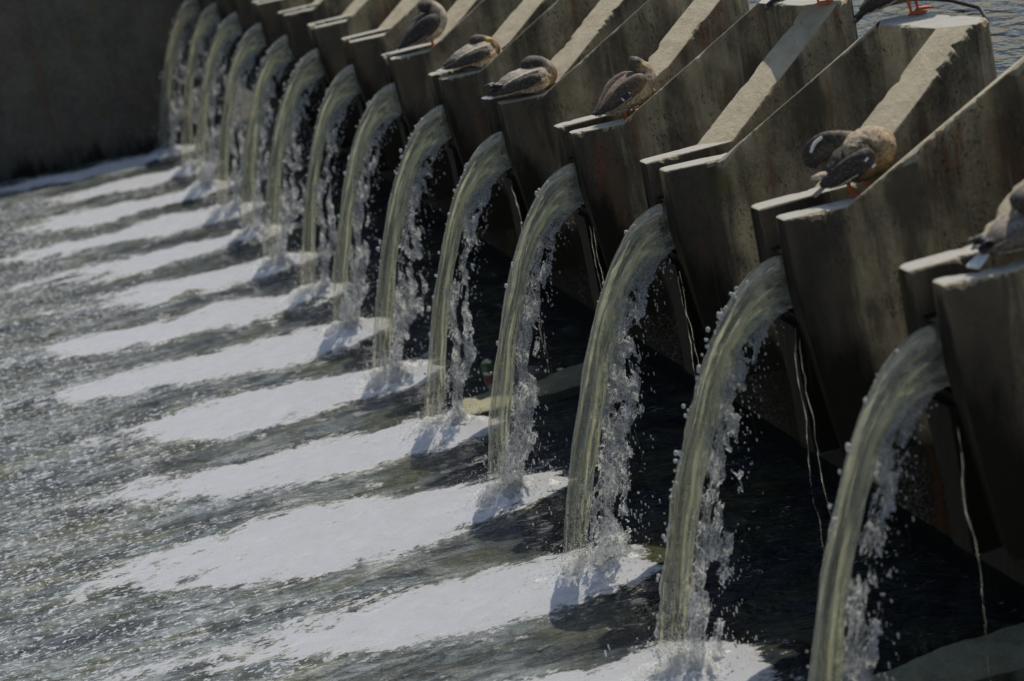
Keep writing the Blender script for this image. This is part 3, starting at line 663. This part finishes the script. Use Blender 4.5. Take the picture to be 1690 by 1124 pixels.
# 1 standing brown hen resting on the ledge (middle of the picture)
def standing_hen(loc, rz, label, dark=False):
    r = thing('duck', loc, label, 'duck', None, rz)
    hc = DK if dark else (.13, .10, .07)
    sp = [(-.175, 0, .085, .012, .010), (-.13, 0, .100, .045, .035), (-.07, 0, .120, .078, .068), (.0, 0, .140, .096, .092), (.075, 0, .165, .098, .098), (.135, 0, .200, .080, .080), (.150, 0, .245, .056, .055), (.128, .0, .275, .042, .044), (.105, .0, .300, .043, .045), (.092, 0, .328, .036, .034), (.086, 0, .348, .010, .010)]
    part_loft('body', sp, blend([(0, DK, (.5, .46, .4)), (.2, BR, PALE), (.45, BR, (.42, .35, .25)), (.6, (.16, .12, .08), (.40, .31, .2)), (.72, BUFF, BUFF), (.8, hc, hc), (1, DK, DK)]), r, n=90, m=36, ruffle=.10, seed=3)
    for sd in (-1, 1):
        wing(r, sd, [(.115, .066, .215, .020, .030), (.06, .088, .205, .026, .055), (-.02, .086, .170, .026, .062), (-.10, .062, .120, .020, .046), (-.17, .032, .085, .012, .022), (-.215, .016, .070, .004, .007)], top=(.13, .092, .062) if not dark else DK, spec=(-.035, .106, .150, .045, .022, .62))
    tail(r, (-.15, 0, .075), (-.205, 0, .058), M_WHITE, .034)
    part_loft('undertail', [(-.16, 0, .068, .01, .008), (-.10, 0, .055, .034, .022), (-.03, 0, .06, .06, .032), (.03, 0, .075, .03, .02)], blend([(0, PALE, PALE), (1, (.3, .24, .16), (.3, .24, .16))]), r, n=30, m=18)
    bill(r, (.128, -.026, .296), (.62, -.15, -.55), M_BILL if not dark else M_GREYBILL, .045)
    eye(r, (.115, -.042, .318)); eye(r, (.115, .042, .318))
    return r
d3 = standing_hen((.345, 4.44, ZL), R_(4), 'brown speckled duck with blue wing patch standing upright on a ledge')
leg(d3, -.030, -.045, .075, -.3); leg(d3, .055, .040, .085, .2, z0=.012)

# 2 sleeping drake in moult, dark head tucked, long on the ledge
def sleeping(loc, rz, label, headdark, k):
    r = thing('duck', loc, label, 'duck', None, rz)
    hc = DK if headdark else (.06, .045, .035)
    sp = [(-.225, 0, .055, .012, .008), (-.17, 0, .062, .045, .030), (-.11, 0, .075, .078, .058), (-.03, 0, .085, .102, .078), (.06, 0, .088, .108, .084), (.13, 0, .088, .092, .080), (.178, 0, .090, .062, .066), (.185, 0, .125, .045, .050), (.150, 0, .165, .043, .046), (.100, 0, .185, .047, .046), (.055, 0, .182, .040, .036), (.030, 0, .176, .012, .012)]
    if k == 5:
        sp = [(-.205, 0, .075, .012, .008), (-.16, 0, .080, .045, .030), (-.10, 0, .085, .074, .056), (-.03, 0, .090, .092, .076), (.05, 0, .095, .096, .084), (.115, 0, .098, .084, .078), (.155, 0, .105, .056, .060), (.145, 0, .145, .040, .042), (.105, 0, .175, .034, .036), (.060, 0, .190, .036, .036), (.030, 0, .188, .030, .030), (.010, 0, .184, .010, .010)]
    chest = (.40, .34, .27) if k == 4 else (.45, .27, .10)
    part_loft('body', sp, blend([(0, DK, DK), (.10, DK, (.3, .25, .18)), (.24, GREY, BR), (.42, (.46, .40, .32), BR), (.55, (.42, .35, .26), (.30, .18, .09)), (.62, chest, (.33, .2, .1)), (.68, chest, chest), (.76, hc, hc), (1, hc, hc)]), r, n=96, m=36, ruffle=.12, seed=k)
    for sd in (-1, 1):
        wing(r, sd, [(.10, .090, .095, .018, .030), (.04, .104, .095, .018, .042), (-.04, .098, .085, .018, .040), (-.12, .070, .070, .014, .028), (-.19, .036, .060, .008, .014), (-.225, .02, .056, .003, .005)], top=(.055, .046, .04), tip=DK)
        b = part_loft('flank_patch', [(.15, sd * .078, .075, .012, .030), (.09, sd * .102, .060, .016, .034), (.02, sd * .108, .052, .012, .026), (-.04, sd * .100, .05, .004, .008)], blend([(0, PALE, (.36, .24, .13)), (1, PALE, (.36, .22, .1))]), r, n=26, m=16, ruffle=.15)
        part_loft('scapular_stripe', [(.10, sd * .070, .145, .012, .010), (.03, sd * .085, .140, .018, .014), (-.06, sd * .080, .125, .016, .010), (-.13, sd * .06, .10, .004, .004)], blend([(0, PALE, PALE), (1, PALE, PALE)]), r, n=24, m=14)
    tail(r, (-.19, 0, .058), (-.262, 0, .05), M_WHITE, .040)
    if k == 4:
        b = MB()
        for q in range(9):
            a_ = q * 2.4; c = np.array([-.135 - .02 * (q % 3), -.05 + .0125 * q, .105 + .006 * (q % 2)])
            V, F, _ = loft([tuple(c) + (.018, .010), tuple(c + (-.025, .0, .006)) + (.016, .009), tuple(c + (-.045, .0, -.010)) + (.004, .003)], lambda S, U, N: np.zeros(S.shape + (3,)), n=10, m=10); b.add(V, F)
        mesh('rump_feathers', b.V, b.F, M_BLACK, r)
        bill(r, (.045, -.006, .165), (-.8, -.1, -.45), M_GREYBILL, .05)
    else:
        bill(r, (.125, -.024, .180), (.9, -.15, -.12), M_BILL, .045)
        eye(r, (.055, -.036, .196))
    # folded legs under the belly
    for sd in (-1, 1): part_loft('folded_leg', [(.06, sd * .045, .012, .010, .010), (.11, sd * .045, .009, .016, .007), (.14, sd * .045, .007, .010, .004)], blend([(0, (.5, .42, .2), (.5, .42, .2)), (1, (.5, .42, .2), (.5, .42, .2))]), r, n=10, m=10)
    return r
sleeping((.165, 4 * P_ - .05, ZL), R_(3), 'sleeping duck with glossy dark head and white tail, lying on a ledge', True, 4)
sleeping((.255, 5 * P_ - .03, ZL), R_(3), 'small sleeping duck with rusty breast and yellow bill lying on a ledge', False, 5)

# 3 dark-winged drake standing on the ledge, head tucked
d6 = thing('duck', (.29, 6 * P_ - .03, ZL), 'dark-winged duck with pale flank standing on red feet, head sunk in its back', 'duck', None, R_(2))
part_loft('body', [(-.21, 0, .075, .012, .010), (-.16, 0, .095, .050, .040), (-.09, 0, .125, .085, .078), (.0, 0, .150, .106, .104), (.08, 0, .180, .106, .108), (.135, 0, .225, .080, .086), (.13, 0, .285, .062, .064), (.085, 0, .325, .060, .054), (.035, 0, .330, .052, .046), (.0, 0, .318, .014, .014)],
          blend([(0, DK, (.5, .46, .4)), (.25, DK, (.46, .42, .36)), (.5, DK, (.55, .50, .42)), (.66, (.30, .24, .16), PALE), (.72, (.5, .44, .34), PALE), (.78, DK, DK), (1, DK, DK)]), d6, n=90, m=36, ruffle=.08, seed=21)
for sd in (-1, 1):
    wing(d6, sd, [(.125, .070, .225, .022, .040), (.06, .098, .205, .028, .070), (-.03, .094, .165, .028, .074), (-.12, .066, .115, .020, .052), (-.19, .034, .075, .012, .022), (-.235, .018, .06, .004, .007)], top=(.030, .026, .030), tip=(.010, .009, .014))
    part_loft('shoulder_patch', [(.165, sd * .03, .255, .010, .018), (.178, sd * .045, .215, .012, .030), (.160, sd * .06, .170, .010, .020)], blend([(0, PALE, PALE), (1, PALE, PALE)]), d6, n=16, m=14)
tail(d6, (-.17, 0, .07), (-.245, 0, .05), M_WHITE, .03)
bill(d6, (.0, -.012, .312), (-.85, -.1, -.5), M_GREYBILL, .045)
leg(d6, .045, -.055, .085, -.2); leg(d6, .075, .045, .085, .1)

# 4 preening duck, a round fluffed ball with one wing lifted
d1 = thing('duck', (.39, 1 * P_ - .02, ZL), 'preening brown duck fluffed into a ball with one wing raised', 'duck', None, R_(-14))
part_loft('body', [(-.15, 0, .10, .014, .012), (-.11, 0, .115, .055, .046), (-.05, 0, .140, .095, .082), (.02, 0, .160, .116, .104), (.085, 0, .175, .112, .108), (.115, 0, .205, .092, .094), (.085, -.005, .236, .080, .068), (.045, -.02, .246, .066, .050), (.010, -.045, .236, .050, .042), (-.015, -.065, .214, .040, .036), (-.03, -.080, .190, .012, .012)],
          blend([(0, DK, DK), (.2, DK, (.16, .10, .05)), (.4, (.07, .05, .035), (.34, .22, .10)), (.55, (.22, .17, .11), (.42, .30, .16)), (.68, (.32, .25, .17), (.40, .31, .2)), (.85, (.36, .29, .2), (.34, .27, .18)), (1, BUFF, BUFF)]), d1, n=96, m=38, ruffle=.30, seed=31)
wing(d1, -1, [(.07, .100, .200, .022, .034), (.02, .118, .175, .024, .052), (-.05, .112, .140, .022, .056), (-.12, .080, .105, .016, .040), (-.17, .045, .085, .008, .014)], top=(.035, .026, .022), spec=(.055, .134, .165, .034, .022, -.9))
# raised far wing
w1 = part_loft('wing', [(.03, .055, .235, .040, .045), (-.05, .065, .240, .030, .060), (-.11, .07, .235, .022, .066), (-.165, .07, .205, .016, .058), (-.195, .065, .155, .007, .028)], blend([(0, BR, BR), (.4, BR, DK), (1, DK, DK)]), d1, n=44, m=20, ruffle=.15)
V, F, _ = loft([(-.115, .052, .285, .006, .008), (-.155, .050, .262, .006, .009), (-.178, .05, .225, .005, .007)], lambda S, U, N: np.zeros(S.shape + (3,)), n=14, m=10); mesh('wing_bar', V, F, M_WHITE, w1)
part_loft('tail_coverts', [(-.10, -.02, .115, .03, .022), (-.16, -.02, .122, .030, .020), (-.205, -.02, .122, .010, .008)], blend([(0, PALE, PALE), (1, PALE, PALE)]), d1, n=16, m=14)
tail(d1, (-.12, 0, .085), (-.215, 0, .035), M_EDGE, .03)
leg(d1, -.035, -.03, .085, -.3); leg(d1, .055, .02, .09, .1)

# 5 drake lying at the right edge
d0 = thing('duck', (.365, -.05, ZL), 'pale drake with a dark head and ruffled black tail, cut by the right edge', 'duck', None, R_(8))
part_loft('body', [(-.20, 0, .075, .016, .012), (-.15, 0, .085, .050, .036), (-.09, 0, .095, .082, .062), (.0, 0, .105, .104, .082), (.09, 0, .115, .106, .090), (.16, 0, .135, .084, .080), (.19, 0, .175, .055, .058), (.150, -.01, .215, .046, .048), (.08, -.02, .240, .052, .050), (.01, -.03, .238, .050, .048), (-.03, -.035, .232, .040, .038), (-.05, -.035, .226, .012, .012)],
          blend([(0, DK, DK), (.13, DK, DK), (.22, (.34, .29, .23), (.32, .25, .17)), (.5, (.40, .35, .28), (.36, .28, .19)), (.66, (.5, .42, .34), PALE), (.72, DK, DK), (1, DK, DK)]), d0, n=90, m=36, ruffle=.06, seed=41)
for sd in (-1, 1): wing(d0, sd, [(.10, .092, .125, .018, .034), (.03, .104, .118, .02, .046), (-.05, .092, .105, .018, .042), (-.13, .06, .085, .012, .026), (-.19, .03, .078, .006, .010)], top=(.20, .165, .125), tip=(.10, .08, .06))
b = MB()
for q in range(16):
    a_ = RNG.uniform(-1.2, 1.2); c = np.array([-.165 + RNG.uniform(-.02, .03), RNG.uniform(-.05, .05), .10 + RNG.uniform(-.02, .02)]); e = c + np.array([-.055, RNG.uniform(-.03, .03), RNG.uniform(-.01, .05)])
    V, F, _ = loft([tuple(c) + (.012, .008), tuple((c + e) / 2 + (0, 0, .012)) + (.010, .006), tuple(e) + (.003, .002)], lambda S, U, N: np.zeros(S.shape + (3,)), n=10, m=8); b.add(V, F)
mesh('curled_feathers', b.V, b.F, M_BLACK, d0)
tail(d0, (-.18, 0, .07), (-.265, 0, .03), M_WHITE, .04)
bill(d0, (-.04, -.03, .215), (-.7, -.2, -.6), M_GREYBILL, .045)

# 6, 7 ducks on the crests, mostly above the frame
def crest_duck(loc, rz, label):
    r = thing('duck', loc, label, 'duck', None, rz)
    part_loft('body', [(-.24, 0, .070, .012, .010), (-.18, 0, .095, .046, .034), (-.10, 0, .125, .082, .070), (.0, 0, .155, .100, .094), (.09, 0, .185, .098, .096), (.15, 0, .235, .066, .070), (.165, 0, .30, .042, .044), (.175, 0, .345, .042, .043), (.19, 0, .375, .042, .040), (.205, 0, .398, .012, .012)],
              blend([(0, DK, DK), (.2, DK, BR), (.4, BR, (.40, .33, .23)), (.6, (.12, .09, .06), (.5, .44, .34)), (.75, (.2, .15, .1), BUFF), (.9, (.07, .055, .04), (.2, .16, .11)), (1, DK, DK)]), r, n=80, m=32, ruffle=.08, seed=51)
    for sd in (-1, 1): wing(r, sd, [(.12, .068, .22, .020, .034), (.05, .094, .200, .024, .054), (-.04, .088, .160, .024, .058), (-.13, .060, .108, .018, .040), (-.20, .030, .07, .010, .018), (-.27, .014, .04, .003, .006)], top=(.045, .036, .03))
    tail(r, (-.2, 0, .07), (-.29, 0, .02), M_BLACK, .03)
    bill(r, (.228, 0, .36), (1, 0, -.12), M_BILL, .052); eye(r, (.20, -.038, .378)); eye(r, (.20, .038, .378))
    leg(r, -.01, -.045, .095, -.2); leg(r, .05, .045, .10, .1)
    return r
crest_duck((1.215, 1.5 + .99, ZC + .004), R_(-8), 'dark-tailed duck standing on the crest at the upper right')
crest_duck((1.16, 3.0 + .44, ZC + .004), R_(-20), 'duck of which only the red feet show on the next crest at the top edge')

# 8 green-headed drake on the water
dw = thing('duck', (-.10, 6.40, -.06), 'green-headed drake with yellow bill floating behind the yellowish jet', 'duck', None, R_(178))
part_loft('body', [(-.20, 0, .06, .012, .010), (-.15, 0, .06, .050, .040), (-.06, 0, .055, .088, .072), (.04, 0, .055, .092, .074), (.13, 0, .065, .070, .066), (.175, 0, .105, .040, .044), (.18, 0, .15, .036, .038), (.18, .0, .19, .046, .044), (.18, 0, .222, .040, .036), (.18, 0, .240, .010, .01)],
          blend([(0, DK, DK), (.15, DK, DK), (.25, (.3, .3, .28), (.5, .5, .48)), (.5, (.36, .35, .33), (.55, .55, .53)), (.58, (.12, .05, .03), (.12, .05, .03)), (.66, (.12, .05, .03), (.12, .05, .03)), (.70, (.6, .6, .58), (.6, .6, .58)), (.73, (.008, .065, .032), (.008, .065, .032)), (1, (.008, .065, .032), (.008, .065, .032))]), dw, n=90, m=32, seed=61)
bill(dw, (.145, .02, .20), (-.9, .2, -.05), M_BILL, .055); eye(dw, (.165, .043, .205)); eye(dw, (.2, -.04, .205))
for sd in (-1, 1): wing(dw, sd, [(.11, .07, .085, .016, .03), (.03, .088, .085, .018, .038), (-.06, .082, .08, .016, .034), (-.14, .05, .072, .01, .02), (-.2, .02, .07, .004, .006)], top=(.24, .22, .2))
tail(dw, (-.17, 0, .06), (-.24, 0, .07), M_WHITE, .03)
dw.scale = (1.15, 1.15, 1.15)
for o in (d3, d6, d1): o.scale = (.93, .93, .93)
d0.scale = (.92, .92, .92)
